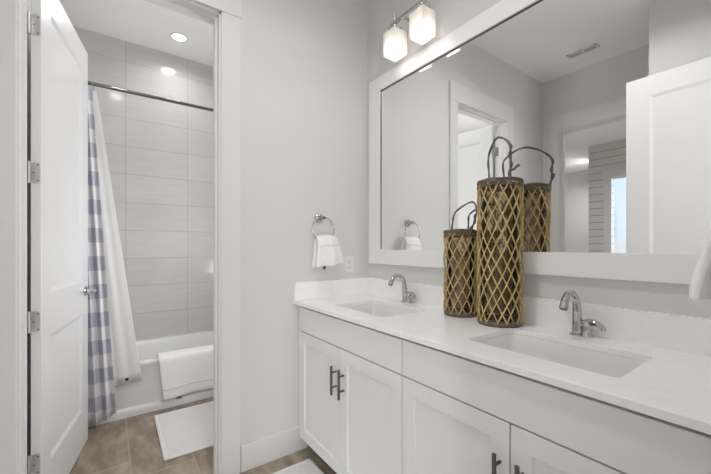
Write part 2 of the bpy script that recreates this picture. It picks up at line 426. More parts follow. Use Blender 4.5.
bm = new(); box(bm, HX, HX + 0.02, 2.243, 2.363, 0, 2.42); box(bm, HX, HX + 0.02, 1.33, 1.45, 0, 2.42); box(bm, HX, HX + 0.025, 1.31, 2.385, 2.42, 2.56)
struct('trim_4', bm, M_trim, 'white casing on the shiplap wall doorway in the mirror', 'door trim', bevel=0.002)

# --- the bedroom behind the camera, with windows added for the fill light
bm = new(); box(bm, -2.6, 2.6, -4.1, -0.07, -0.1, 0.0)
struct('floor_bedroom', bm, M_hallfloor, 'pale wood floor of the bedroom behind the entry doorway', 'floor')
bm = new(); box(bm, -2.6, 2.6, -4.1, -0.07, ZC, ZC + 0.1)
struct('ceiling_bedroom', bm, M_ceil, 'white ceiling of the bedroom behind the entry doorway', 'ceiling')
bm = new(); box(bm, -2.7, -2.6, -4.1, -0.07, 0, ZC); box(bm, 2.6, 2.7, -4.1, -0.07, 0, ZC)
box(bm, -2.6, -2.3, -4.1, -4.0, 0, ZC); box(bm, 2.4, 2.6, -4.1, -4.0, 0, ZC); box(bm, -0.7, 0.8, -4.1, -4.0, 0, ZC)
for x0, x1 in ((-2.3, -0.7), (0.8, 2.4)): box(bm, x0, x1, -4.1, -4.0, 0, 0.55); box(bm, x0, x1, -4.1, -4.0, 2.45, ZC)
box(bm, -2.6, -1.15, -0.16, -0.07, 0, ZC); box(bm, 1.6, 2.6, -0.16, -0.07, 0, ZC)
struct('wall_bedroom', bm, M_wall, 'white bedroom walls behind the entry doorway', 'wall')
for nm, x0, x1, lb in (('added_window_1', -2.3, -0.7, 'added unseen bedroom window for fill light, on the passage wall side'), ('added_window_3', 0.8, 2.4, 'added unseen bedroom window for fill light, on the mirror wall side')):
    bm = new(); xm = (x0 + x1) / 2
    for q in ((x0, x0 + 0.06, 0.55, 2.45), (x1 - 0.06, x1, 0.55, 2.45), (xm - 0.03, xm + 0.03, 0.61, 2.39), (x0 + 0.06, x1 - 0.06, 0.55, 0.61), (x0 + 0.06, x1 - 0.06, 2.39, 2.45)): box(bm, q[0], q[1], -4.08, -4.02, q[2], q[3])
    struct(nm, bm, M_trim, lb, 'window', bevel=0.003)
bm = new()
for q in ((2.12, 2.16, 0.65, 1.65), (2.78, 2.82, 0.65, 1.65), (2.16, 2.78, 0.65, 0.69), (2.16, 2.78, 1.61, 1.65)): box(bm, 1.425, 1.4495, q[0], q[1], q[2], q[3])
struct('added_window_2', bm, M_trim, 'added unseen window for fill light at the hidden end of the tub room', 'window', bevel=0.003)  # frame added around the tub room's fill light
# --- doors
def hinge_on(parent, z, pivot, ddir, face_x):
    pass
def make_door(name, label, hinge, ang, W=0.757, T=0.035, H=2.437, z0=0.01, hinges=True):
    """two-panel door; hinge = (x, y) of its pivot-side corner; ang = direction of the slab from +y towards +x"""
    a = radians(ang); d = Vector((sin(a), cos(a), 0)); nrm = Vector((cos(a), -sin(a), 0))     # nrm: face that carries the lever towards +x
    root = thing(name, label, 'door', (hinge[0], hinge[1], 0), kind='structure')
    mt = Matrix.Translation((hinge[0], hinge[1], z0)) @ Matrix(((d.x, -nrm.x, 0, 0), (d.y, -nrm.y, 0, 0), (0, 0, 1, 0), (0, 0, 0, 1)))
    slab = panel_slab(W, H, T, (0.118, W - 0.135), [(0.232, 0.812), (1.005, 2.298)], 0.007, 0.022)
    obj('slab', slab, M_door, root, bevel=0.002, mtx=mt)
    # lever sets on both faces
    for side, y0, sg in (('front', 0.0, -1), ('back', T, 1)):
        b = new(); cx, cz = W - 0.07, 0.945
        lathe(b, [(0.031, 0), (0.031, 0.006), (0.027, 0.010), (0.012, 0.012), (0.0105, 0.05), (0.0105, 0.056)], (cx, y0, cz), (0, sg, 0), 24)
        pts = smooth_path([(cx + 0.004, y0 + sg * 0.05, cz), (cx - 0.03, y0 + sg * 0.056, cz + 0.002), (cx - 0.075, y0 + sg * 0.054, cz + 0.001), (cx - 0.108, y0 + sg * 0.047, cz - 0.002)], 5)
        tube(b, pts, [0.0085] * 5 + [0.0075] * (len(pts) - 5), 10)
        obj('lever_handle', b, M_chrome, root, smooth=40, mtx=mt)
    b = new(); box(b, W - 0.0005, W + 0.0012, T / 2 - 0.0125, T / 2 + 0.0125, 0.915, 0.975); box(b, W, W + 0.009, T / 2 - 0.006, T / 2 + 0.006, 0.937, 0.953)
    obj('latch_plate', b, M_nickel, root, mtx=mt)
    if hinges:
        for z in (0.287, 0.905, 1.548, 2.186):
            h0, h1 = z - 0.046 - z0, z + 0.046 - z0
            b = new()
            L = rrect(0.003, T - 0.003, h0, h1, 0.009, 0.0)          # leaf on the door edge
            loft(b, [[(-0.0018, p[0], p[1]) for p in L], [(0.0004, p[0], p[1]) for p in L]])
            tube(b, [(-0.004, T + 0.004, h0), (-0.004, T + 0.004, h1)], 0.006, 12)
            for k in (1, 2, 3, 4):
                zz = h0 + (h1 - h0) * k / 5
                tube(b, [(-0.004, T + 0.004, zz - 0.0006), (-0.004, T + 0.004, zz + 0.0006)], 0.0067, 12)
            hg = obj('hinge', b, M_hinge, root, smooth=35, mtx=mt)
            for py, pz in ((0.010, h0 + 0.012), (0.024, (h0 + h1) / 2), (0.010, h1 - 0.012)):
                b = new(); lathe(b, [(0.0035, 0), (0.003, 0.0012)], (-0.0018, py, pz), (-1, 0, 0), 10)
                obj('screw', b, M_gun, hg, mtx=mt)
    return root
make_door('door_1', 'white two-panel door standing open into the tub room', (-0.2365, 2.004), 10.0)
# jamb leaves of the four hinges, on the frame
jl = bpy.data.objects['trim_1']
for z in (0.287, 0.905, 1.548, 2.186):
    b = new(); box(b, DL - 0.0003, DL + 0.0016, Y2 + 0.078, Y2 + WT + 0.002, z - 0.046, z + 0.046)
    obj('hinge_leaf', b, M_nickel, jl)
make_door('door_2', 'white two-panel entry door open in the foreground of the mirror', (-0.222, 0.135), 0.0, hinges=False)

# ------------------------------------------------------------------ vanity
CF = 0.915                      # front face of doors
CT, CB = 0.904, 0.883
YS = 0.963                      # seam between the two cabinets
def cabinet(label, y0, y1, d0, d1):
    """y0..y1 body, d0..d1 front span"""
    r = thing('vanity_cabinet', label, 'cabinet', ((CF + MX) / 2, (y0 + y1) / 2, 0), 'vanity cabinets under the counter')
    b = new(); x0 = CF + 0.02
    t = 0.018                                              # open carcass: sides, floor, back, face strips (the sink hangs inside)
    box(b, x0, MX - 0.002, y0, y0 + t, 0.10, CB); box(b, x0, MX - 0.002, y1 - t, y1, 0.10, CB)
    box(b, x0, MX - 0.002, y0 + t, y1 - t, 0.10, 0.118); box(b, MX - 0.014, MX - 0.002, y0 + t, y1 - t, 0.118, CB)
    box(b, x0, x0 + t, y0 + t, y1 - t, CB - 0.04, CB)
    box(b, x0, x0 + t, y0 + t, y1 - t, 0.118, CB - 0.04)
    obj('body', b, M_gap_shade, r)
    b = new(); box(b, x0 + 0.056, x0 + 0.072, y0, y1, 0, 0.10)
    obj('toe_kick', b, M_toe_shade, r)
    ym = (d0 + d1) / 2; g = 0.0024
    b = new(); box(b, CF, x0, d0 + g, d1 - g, 0.736, 0.871)
    obj('drawer_front', b, M_cab, r, bevel=0.0015)
    for a, c, hs in ((d0, ym, 1), (ym, d1, -1)):
        W, H = (c - a) - 2 * g, 0.7305 - 0.108
        bm = panel_slab(W, H, 0.02, (0.06, W - 0.06), [(0.06, H - 0.06)], 0.008, 0.002, both=False)
        # local x -> -y (starting at high y), local y -> +x
        mt = Matrix.Translation((CF, c - g, 0.108)) @ Matrix(((0, 1, 0, 0), (-1, 0, 0, 0), (0, 0, 1, 0), (0, 0, 0, 1)))
        d = obj('cabinet_door', bm, M_cab, r, bevel=0.0012, mtx=mt)
        hy = ym + (0.030 if hs == -1 else -0.037)
        b = new(); hx = CF - 0.03
        tube(b, [(hx, hy, 0.503), (hx, hy, 0.643)], 0.0063, 12)
        for z in (0.539, 0.611): tube(b, [(hx, hy, z), (CF + 0.001, hy, z)], 0.0048, 10)
        obj('handle', b, M_gun, d, smooth=40)
    return r
cab1 = cabinet('white two-door cabinet under the farther sink, next to the towel wall', YS, 1.80, YS, 1.836)
cab2 = cabinet('white two-door cabinet under the nearer sink, toward the right edge', 0.095, YS, 0.09, YS)
b = new(); box(b, CF + 0.02, CF + 0.04, 1.838, Y2 - 0.002, 0.10, CB); box(b, CF + 0.04, MX - 0.002, 1.80, 1.82, 0.1, CB)
obj('filler_strip', b, M_cab, cab1)
b = new(); box(b, CF + 0.02, CF + 0.04, NY, 0.095, 0.10, CB)
obj('filler_strip', b, M_cab, cab2)

# countertop with two rectangular sink cut-outs
S = [(1.022, 1.312, 1.195, 1.625), (1.022, 1.312, 0.306, 0.752)]
def slab_with_holes(x0, x1, y0, y1, holes, z0, z1, r=0.022):
    bm = new(); edges = []
    def ring(pts):
        vs = [bm.verts.new(p) for p in pts]
        for i in range(len(vs)): edges.append(bm.edges.new((vs[i], vs[(i + 1) % len(vs)])))
    ring([(x0, y0, z1), (x1, y0, z1), (x1, y1, z1), (x0, y1, z1)])
    for h in holes: ring(rrect(*h, r, z1, 5))
    bmesh.ops.triangle_fill(bm, edges=edges, use_beauty=True)
    ex = bmesh.ops.extrude_face_region(bm, geom=list(bm.faces))
    bmesh.ops.translate(bm, vec=(0, 0, z0 - z1), verts=[v for v in ex['geom'] if isinstance(v, bmesh.types.BMVert)])
    return bm
bm = slab_with_holes(0.90, MX, NY, Y2, S, CB, CT)
ct = obj('countertop', bm, M_quartz, bevel=0.0015)
tag(ct, 'long white quartz countertop with two sinks along the mirror wall', 'countertop')
b = new(); box(b, MX - 0.02, MX, NY, Y2, CT, 1.014); tag(obj('backsplash', b, M_quartz), 'long low white quartz backsplash strip under the mirror', 'backsplash', 'quartz backsplash strips')
b = new(); box(b, 0.90, MX - 0.0205, Y2 - 0.02, Y2, CT, 1.014); tag(obj('side_splash', b, M_quartz, None, bevel=0.0012), 'short white quartz splash strip on the wall under the hand towel', 'backsplash', 'quartz backsplash strips')
b = new(); box(b, 0.93, MX - 0.0205, NY, NY + 0.02, CT, 1.014); tag(obj('side_splash', b, M_quartz, None, bevel=0.0012), 'short white quartz splash strip at the nearer end of the counter', 'backsplash', 'quartz backsplash strips')

def sink(x0, x1, y0, y1, label):
    cx, cy = (x0 + x1) / 2, (y0 + y1) / 2
    r = thing('sink', label, 'sink', (cx, cy, CB - 0.15), 'undermount sinks in the counter')
    bm = new(); rings = []
    o = 0.02
    rings.append(rrect(x0 - o, x1 + o, y0 - o, y1 + o, 0.04, CB - 0.012)); rings.append(rrect(x0 - o, x1 + o, y0 - o, y1 + o, 0.04, CB - 0.0005))
    for ins, z, rad in ((0.0, CB - 0.0005, 0.022), (0.002, CB - 0.006, 0.022), (0.006, CB - 0.05, 0.024), (0.012, CB - 0.095, 0.03), (0.022, CB - 0.115, 0.036), (0.042, CB - 0.126, 0.04), (0.09, CB - 0.131, 0.04)):
        rings.append(rrect(x0 + ins, x1 - ins, y0 + ins, y1 - ins, rad, z))
    drain = (cx + 0.02, cy)
    n = len(rings[0])
    rings.append([(drain[0] + 0.024 * cos(2 * pi * (i + 0.0) / n), drain[1] + 0.024 * sin(2 * pi * i / n), CB - 0.134) for i in range(n)])
    # underside of the bowl
    under = [rrect(x0 - 0.006, x1 + 0.006, y0 - 0.006, y1 + 0.006, 0.03, CB - 0.013), rrect(x0 + 0.002, x1 - 0.002, y0 + 0.002, y1 - 0.002, 0.03, CB - 0.10), rrect(x0 + 0.05, x1 - 0.05, y0 + 0.05, y1 - 0.05, 0.04, CB - 0.142)]
    loft(bm, rings[::-1] + under, True, True)
    obj('bowl', bm, M_ceramic, r, smooth=50)
    b = new(); lathe(b, [(0.0225, 0), (0.0225, 0.0025), (0.018, 0.004), (0.0165, 0.0025), (0.0165, 0.005), (0.006, 0.0065), (0.0005, 0.0066)], (drain[0], drain[1], CB - 0.1335), None, 28)
    obj('drain', b, M_chrome, r, smooth=40)
    return r
sink(*S[0], 'white rectangular undermount sink nearer the towel wall')
sink(*S[1], 'white rectangular undermount sink right of the baskets')

def faucet(y, label):
    """slender gooseneck spout over the bowl with a side valve and lever towards -y"""
    x = 1.402
    r = thing('faucet', label, 'faucet', (x, y, CT), 'chrome faucets on the counter')
    b = new(); lathe(b, [(0.027, 0), (0.027, 0.004), (0.024, 0.007), (0.018, 0.010)], (x, y, CT), None, 28)
    obj('base', b, M_chrome, r, smooth=40)
    pts = smooth_path([(x, y, CT + 0.008), (x - 0.002, y, CT + 0.05), (x - 0.004, y, CT + 0.095), (x - 0.014, y, CT + 0.131), (x - 0.042, y, CT + 0.156), (x - 0.076, y, CT + 0.157), (x - 0.101, y, CT + 0.137), (x - 0.113, y, CT + 0.108)], 6)
    m = len(pts); rr = []
    for i in range(m):
        t = i / (m - 1)
        rr.append(0.0185 - 0.0065 * min(1, t / 0.45) + (0.0025 * max(0, (t - 0.78) / 0.22)))
    b = new(); tube(b, pts, rr, 18)
    obj('spout', b, M_chrome, r, smooth=50)
    b = new(); e = pts[-1]; d = (pts[-1] - pts[-2]).normalized()
    tube(b, [e - d * 0.001, e + d * 0.004], 0.0115, 18); obj('aerator', b, M_gun, r, smooth=40)
    vy = y - 0.030; vz = CT + 0.042
    b = new(); lathe(b, [(0.019, 0), (0.019, 0.004), (0.0155, 0.009), (0.0145, 0.03), (0.016, 0.05), (0.0135, 0.057), (0.004, 0.059)], (x + 0.002, vy, CT), None, 24)
    lathe(b, [(0.0105, 0.0), (0.0125, 0.004), (0.0125, 0.036), (0.010, 0.042), (0.002, 0.043)], (x + 0.002, vy, vz - 0.004), (0, -1, 0), 20)
    tube(b, [(x, y - 0.008, vz), (x + 0.002, vy, vz)], 0.011, 14)
    obj('valve', b, M_chrome, r, smooth=40)
    b = new()
    path = smooth_path([(x + 0.002, vy + 0.012, CT + 0.052), (x, vy - 0.012, CT + 0.059), (x - 0.003, vy - 0.034, CT + 0.055), (x - 0.005, vy - 0.051, CT + 0.044), (x - 0.006, vy - 0.055, CT + 0.031)], 6)
    rings = []
    for i, p in enumerate(path):
        t = i / (len(path) - 1); wx = 0.014 - 0.002 * t; hz = 0.0075 * (1 - 0.25 * t)
        a = path[min(i + 1, len(path) - 1)] - path[max(i - 1, 0)]; a.normalize(); up = Vector((1, 0, 0)).cross(a).normalized()
        rings.append([p + Vector((wx * cos(2 * pi * k / 14), 0, 0)) + up * (hz * sin(2 * pi * k / 14)) for k in range(14)])
    loft(b, rings)
    obj('lever', b, M_chrome, r, smooth=50)
    return r
faucet(1.450, 'chrome gooseneck faucet behind the farther sink')
faucet(0.545, 'chrome gooseneck faucet right of the baskets, nearer sink')

# ------------------------------------------------------------------ mirror
mr = thing('wall_mirror', 'wide white-framed rectangular mirror on the wall above the vanity', 'mirror', (MX, 0.96, 1.11))
y0, y1, z0, z1 = 0.152, 1.730, 1.2065, 2.252
fx = MX - 0.02
b = new(); box(b, MX - 0.006, MX, y0 - 0.012, y1 + 0.012, z0 - 0.012, z1 + 0.012); obj('mirror_glass', b, M_mirror, mr)
b = new()
oy0, oy1, oz0, oz1 = 0.058, 1.842, 1.114, 2.342
outer = [(oy0, oz0), (oy1, oz0), (oy1, oz1), (oy0, oz1)]; inner = [(y0, z0), (y1, z0), (y1, z1), (y0, z1)]
rings = []
for X, rect, d in ((MX - 0.0005, outer, 0), (fx, outer, 0), (fx, inner, 0), (MX - 0.0065, inner, 0)):
    rings.append([b.verts.new((X, p[0], p[1])) for p in rect])
for q in range(4):
    A, B = rings[q], rings[(q + 1) % 4]
    for i in range(4):
        j = (i + 1) % 4; b.faces.new((A[i], A[j], B[j], B[i]))
obj('mirror_frame', b, M_frame, mr, bevel=0.0015)
b = new()
bd = 0.0025
box(b, MX - 0.012, MX - 0.0062, y0, y1, z1 - bd, z1)
box(b, MX - 0.012, MX - 0.0062, y1 - 0.001, y1, z0 + bd, z1 - bd); box(b, MX - 0.012, MX - 0.0062, y0, y0 + bd, z0 + bd, z1 - bd)
obj('edge_reflection', b, M_gun, mr)  # dark strips painting in the frame edge's reflection line on the glass

# ------------------------------------------------------------------ vanity light
vl = thing('vanity_light', 'nickel two-shade vanity light with square frosted glass shades above the mirror', 'wall light', (MX, 1.37, 2.45))
b = new(); box(b, MX - 0.022, MX - 0.0005, 1.385 - 0.065, 1.385 + 0.065, 2.475, 2.575); obj('backplate', b, M_nickel, vl, bevel=0.003)
bx = 1.35
b = new(); box(b, bx - 0.009, bx + 0.009, 1.195, 1.515, 2.518, 2.536); obj('bar', b, M_nickel, vl, bevel=0.002)
for yy in (1.325, 1.415):
    b = new(); tube(b, [(MX - 0.02, yy, 2.527), (bx + 0.008, yy, 2.527)], 0.008, 12); obj('arm', b, M_nickel, vl, smooth=40)
for sy in (1.478, 1.265):
    b = new(); tube(b, [(bx, sy, 2.478), (bx, sy, 2.575)], 0.0085, 12)
    box(b, bx - 0.0515, bx + 0.0515, sy - 0.006, sy + 0.006, 2.4665, 2.4745); box(b, bx - 0.006, bx + 0.006, sy - 0.0515, sy + 0.0515, 2.4665, 2.4745)
    box(b, bx - 0.018, bx + 0.018, sy - 0.018, sy + 0.018, 2.4745, 2.49)
    obj('shade_holder', b, M_nickel, vl, smooth=30)
    b = new(); q = 0.05; t = 0.004
    rings = [rrect(bx - q, bx + q, sy - q, sy + q, 0.004, z, 2) for z in (2.466, 2.336)]
    inn = [rrect(bx - q + t, bx + q - t, sy - q + t, sy + q - t, 0.003, z, 2) for z in (2.336, 2.4655)]
    loft(b, rings + inn, False, False)
    sh = obj('lamp_shade', b, M_frost, vl, smooth=30)
    b = new(); lathe(b, [(0.012, 0.05), (0.012, 0.03), (0.022, 0.014), (0.028, -0.008), (0.024, -0.026), (0.012, -0.036), (0.0005, -0.038)], (bx, sy, 2.415), None, 20)
    obj('bulb', b, M_bulb, vl, smooth=60)
    for zz, rad, k in ((2.352, 0.015, 0.6), (2.474, 0.012, 6.0)):
        l = bpy.data.lights.new('bulb_light', 'POINT'); l.energy = SHADE_W * k; l.color = (1.0, 0.985, 0.96); l.shadow_soft_size = rad
        lo = bpy.data.objects.new('bulb_light', l); COL.objects.link(lo); lo.parent = vl; lo.location = (bx - MX, sy - 1.37, zz - 2.45)

# ------------------------------------------------------------------ recessed lights
def can_light(x, y, label, watts, group='recessed ceiling lights', R=0.075, col=(1.0, 0.99, 0.98)):
    r = thing('recessed_light', label, 'ceiling light', (x, y, ZC), group)
    b = new(); lathe(b, [(R + 0.018, 0), (R + 0.018, -0.004), (R + 0.008, -0.007), (R, -0.004), (R, -0.001)], (x, y, ZC), None, 36, False, False)
    obj('trim_ring', b, M_plastic, r, smooth=40)
    b = new(); lathe(b, [(R, -0.003), (R - 0.012, -0.0055), (0.001, -0.006)], (x, y, ZC), None, 36, True, True)
    obj('lens', b, M_lens, r, smooth=40)
    l = bpy.data.lights.new('can_lamp', 'AREA'); l.spread = radians(150); l.shape = 'DISK'; l.size = 2 * R; l.energy = watts; l.color = col
    lo = bpy.data.objects.new('can_lamp', l); COL.objects.link(lo); lo.parent = r; lo.location = (0, 0, -0.012)
    return r
can_light(0.50, 3.32, 'recessed light in the ceiling above the bathtub', TUB_CAN, R=0.055)
can_light(0.075, 2.28, 'recessed light above the tub room floor, seen only as a tile reflection', TUB_CAN, R=0.055)
can_light(0.42, 0.85, 'added unseen recessed light for fill in the vanity room ceiling', MAIN_FILL)  # ceiling lamp added out of view to brighten the vanity room
can_light(-5.4, 3.12, 'recessed light in the hall ceiling, seen in the mirror', HALL_CAN)
can_light(-2.6, 1.3, 'added unseen recessed light for fill in the hall ceiling', HALL_CAN * 1.3)  # extra lamp added to brighten the hall and shiplap

# ------------------------------------------------------------------ ceiling vent
vx, vy = -0.675, 1.35
r = thing('air_vent', 'small white ceiling vent with two dark slots, in the mirror', 'vent', (vx, vy, ZC))
b = new(); W2, L2 = 0.05, 0.125
for rect in ((vx - W2, vx - W2 + 0.014, vy - L2, vy + L2), (vx + W2 - 0.014, vx + W2, vy - L2, vy + L2), (vx - W2, vx + W2, vy - L2, vy - L2 + 0.016), (vx - W2, vx + W2, vy + L2 - 0.016, vy + L2), (vx - W2, vx + W2, vy - 0.009, vy + 0.009)):
    box(b, *rect, ZC - 0.008, ZC - 0.0002)
obj('frame', b, M_plastic, r, bevel=0.001)
b = new(); box(b, vx - W2 + 0.013, vx + W2 - 0.013, vy - L2 + 0.015, vy + L2 - 0.015, ZC - 0.0015, ZC - 0.0003); obj('duct_opening', b, M_duct, r)
for k in range(3):
    b = new(); xx = vx - 0.024 + 0.024 * k
    box(b, xx - 0.004, xx + 0.004, vy - L2 + 0.015, vy + L2 - 0.015, -0.0008, 0.0008)
    bmesh.ops.transform(b, matrix=Matrix.Translation((xx, 0, ZC - 0.0062)) @ Matrix.Rotation(radians(-75), 4, 'Y') @ Matrix.Translation((-xx, 0, 0)), verts=b.verts)
    obj('louver', b, M_plastic, r)

# ------------------------------------------------------------------ outlet
ox, oz = 1.304, 1.109
r = thing('wall_outlet', 'white double wall outlet right of the hand towel', 'outlet', (ox, Y2, oz))
b = new(); L = rrect(ox - 0.036, ox + 0.036, oz - 0.057, oz + 0.057, 0.006, 0)
loft(b, [[(p[0], Y2 - 0.0002, p[1]) for p in L], [(p[0], Y2 - 0.005, p[1]) for p in L]]); obj('cover_plate', b, M_plastic, r, bevel=0.0015)
for dz in (-0.02, 0.02):
    b = new(); L = rrect(ox - 0.016, ox + 0.016, oz + dz - 0.0145, oz + dz + 0.0145, 0.008, 0)
    loft(b, [[(p[0], Y2 - 0.0049, p[1]) for p in L], [(p[0], Y2 - 0.0075, p[1]) for p in L]]); s = obj('socket', b, M_plastic, r, bevel=0.0006)
    b = new()
    for dx in (-0.006, 0.006): box(b, ox + dx - 0.001, ox + dx + 0.001, Y2 - 0.0079, Y2 - 0.0074, oz + dz - 0.003, oz + dz + 0.006)
    lathe(b, [(0.0022, 0), (0.0022, 0.0005)], (ox, Y2 - 0.0074, oz + dz - 0.008), (0, -1, 0), 10)
    obj('slots', b, M_gap, s)
b = new(); lathe(b, [(0.003, 0), (0.002, 0.001)], (ox, Y2 - 0.005, oz), (0, -1, 0), 10); obj('screw', b, M_nickel, r)

# ------------------------------------------------------------------ towel rings and hand towels
def ring_set(x, ywall, out, label_r, label_t, zc=1.405, sgn=1, dz0=0.0, fl=0.0):
    """out: direction (+1/-1 in y) that the ring stands off the wall"""
    r = thing('towel_ring', label_r, 'towel ring', (x, ywall, zc), 'chrome towel rings')
    b = new(); lathe(b, [(0.031, 0.0003), (0.031, 0.006), (0.027, 0.013), (0.013, 0.017), (0.0105, 0.035), (0.013, 0.046), (0.013, 0.062), (0.009, 0.067)], (x, ywall, zc), (0, out, 0), 28)
    obj('wall_post', b, M_chrome, r, smooth=45)
    yr = ywall + out * 0.054; R = 0.076; cz = zc - R + 0.004
    b = new(); tube(b, [(x + R * sin(2 * pi * k / 48), yr + out * 0.012 * (1 - cos(2 * pi * k / 48)) / 2, cz + R * cos(2 * pi * k / 48)) for k in range(48)], 0.0042, 10, closed=True)
    obj('ring', b, M_chrome, r, smooth=60)
    # towel: a folded strip through the ring, two flaps fanning out downwards
    bm = new(); nu, th = 28, 0.011
    cx = x + sgn * 0.012
    prof = []      # (offset from ring plane, z, half width, ripple)
    zb_f, zb_b = 1.112, 1.100
    ytop = cz - R
    fr = [(0.048, zb_f, 0.104, 1.0), (0.049, 1.15, 0.098, 0.9), (0.045, 1.19, 0.09, 0.7), (0.040, 1.225, 0.083, 0.5), (0.034, 1.255, 0.077, 0.35), (0.026, 1.280, 0.073, 0.25), (0.012, 1.295, 0.070, 0.2)]
    bk = [(-0.006, 1.292, 0.069, 0.2), (-0.018, 1.27, 0.070, 0.25), (-0.024, 1.24, 0.074, 0.4), (-0.027, 1.19, 0.080, 0.6), (-0.029, 1.145, 0.088, 0.8), (-0.031, zb_b, 0.095, 1.0)]
    rows = fr + bk
    V = []
    for i, (off, z, hw, rp) in enumerate(rows):
        hw *= 0.93 * (1 + fl * (rp * rp - 0.35)); row = []
        for k in range(nu):
            s = -1 + 2 * k / (nu - 1)
            rip = 0.006 * rp * sin(3.1 * s * 2 + 0.8) + 0.010 * rp * (1 - s * s) - 0.012 * abs(s) ** 3
            skew = 0.013 * sgn * rp
            zz = z + dz0 + (0.010 * s * sgn * rp if i < 7 else 0.006 * s * sgn * rp) - 0.004 * cos(5 * s) * (1 if i in (0, len(rows) - 1) else 0)
            if 4 < i < 9: zz -= 0.006 * s * s
            row.append(bm.verts.new((cx + s * hw + skew, yr + out * (off + (rip if i < 7 else -rip * 0.3) + 0.004), zz)))
        V.append(row)
    for a, c in zip(V, V[1:]):
        for k in range(nu - 1): bm.faces.new((a[k], a[k + 1], c[k + 1], c[k]))
    t = obj('hand_towel', bm, M_towel, None, smooth=180)
    sm = t.modifiers.new('thick', 'SOLIDIFY'); sm.thickness = 0.016; sm.offset = 0
    bv = t.modifiers.new('sub', 'SUBSURF'); bv.levels = 2; bv.render_levels = 2
    tag(t, label_t, 'hand towel', 'white hand towels on rings')
    if not fl:
        b = new(); zz = 1.238 + dz0
        rows2 = []
        for dz in (0.004, -0.004):
            rows2.append([b.verts.new((cx + s * 0.072 + 0.0065 * sgn, yr + out * (0.0385 + 0.0085 + 0.003 * sin(6.2 * s + 0.8) + 0.005 * (1 - s * s) - 0.006 * abs(s) ** 3 + 0.004), zz + dz + 0.005 * s * sgn)) for s in [-1 + 2 * k / 23 for k in range(24)]])
        for k in range(23): b.faces.new((rows2[0][k], rows2[0][k + 1], rows2[1][k + 1], rows2[1][k]))
        bo = obj('woven_border', b, M_liner, t, smooth=180)
        so = bo.modifiers.new('thick', 'SOLIDIFY'); so.thickness = 0.003; so.offset = 0
    b = new(); box(b, cx - 0.022, cx - 0.008, yr + out * 0.022 - 0.002, yr + out * 0.022 + 0.002, 1.088 + dz0, 1.112 + dz0); obj('care_tag', b, M_gun, t)
    return r
ring_set(1.072, Y2, -1, 'chrome towel ring on the wall beside the tub doorway', 'white hand towel on the ring beside the tub doorway')
ring_set(1.075, NY, 1, 'chrome towel ring on the near wall at the right edge', 'white hand towel at the right edge over the counter end', zc=1.43, sgn=-1, dz0=0.0, fl=0.75)

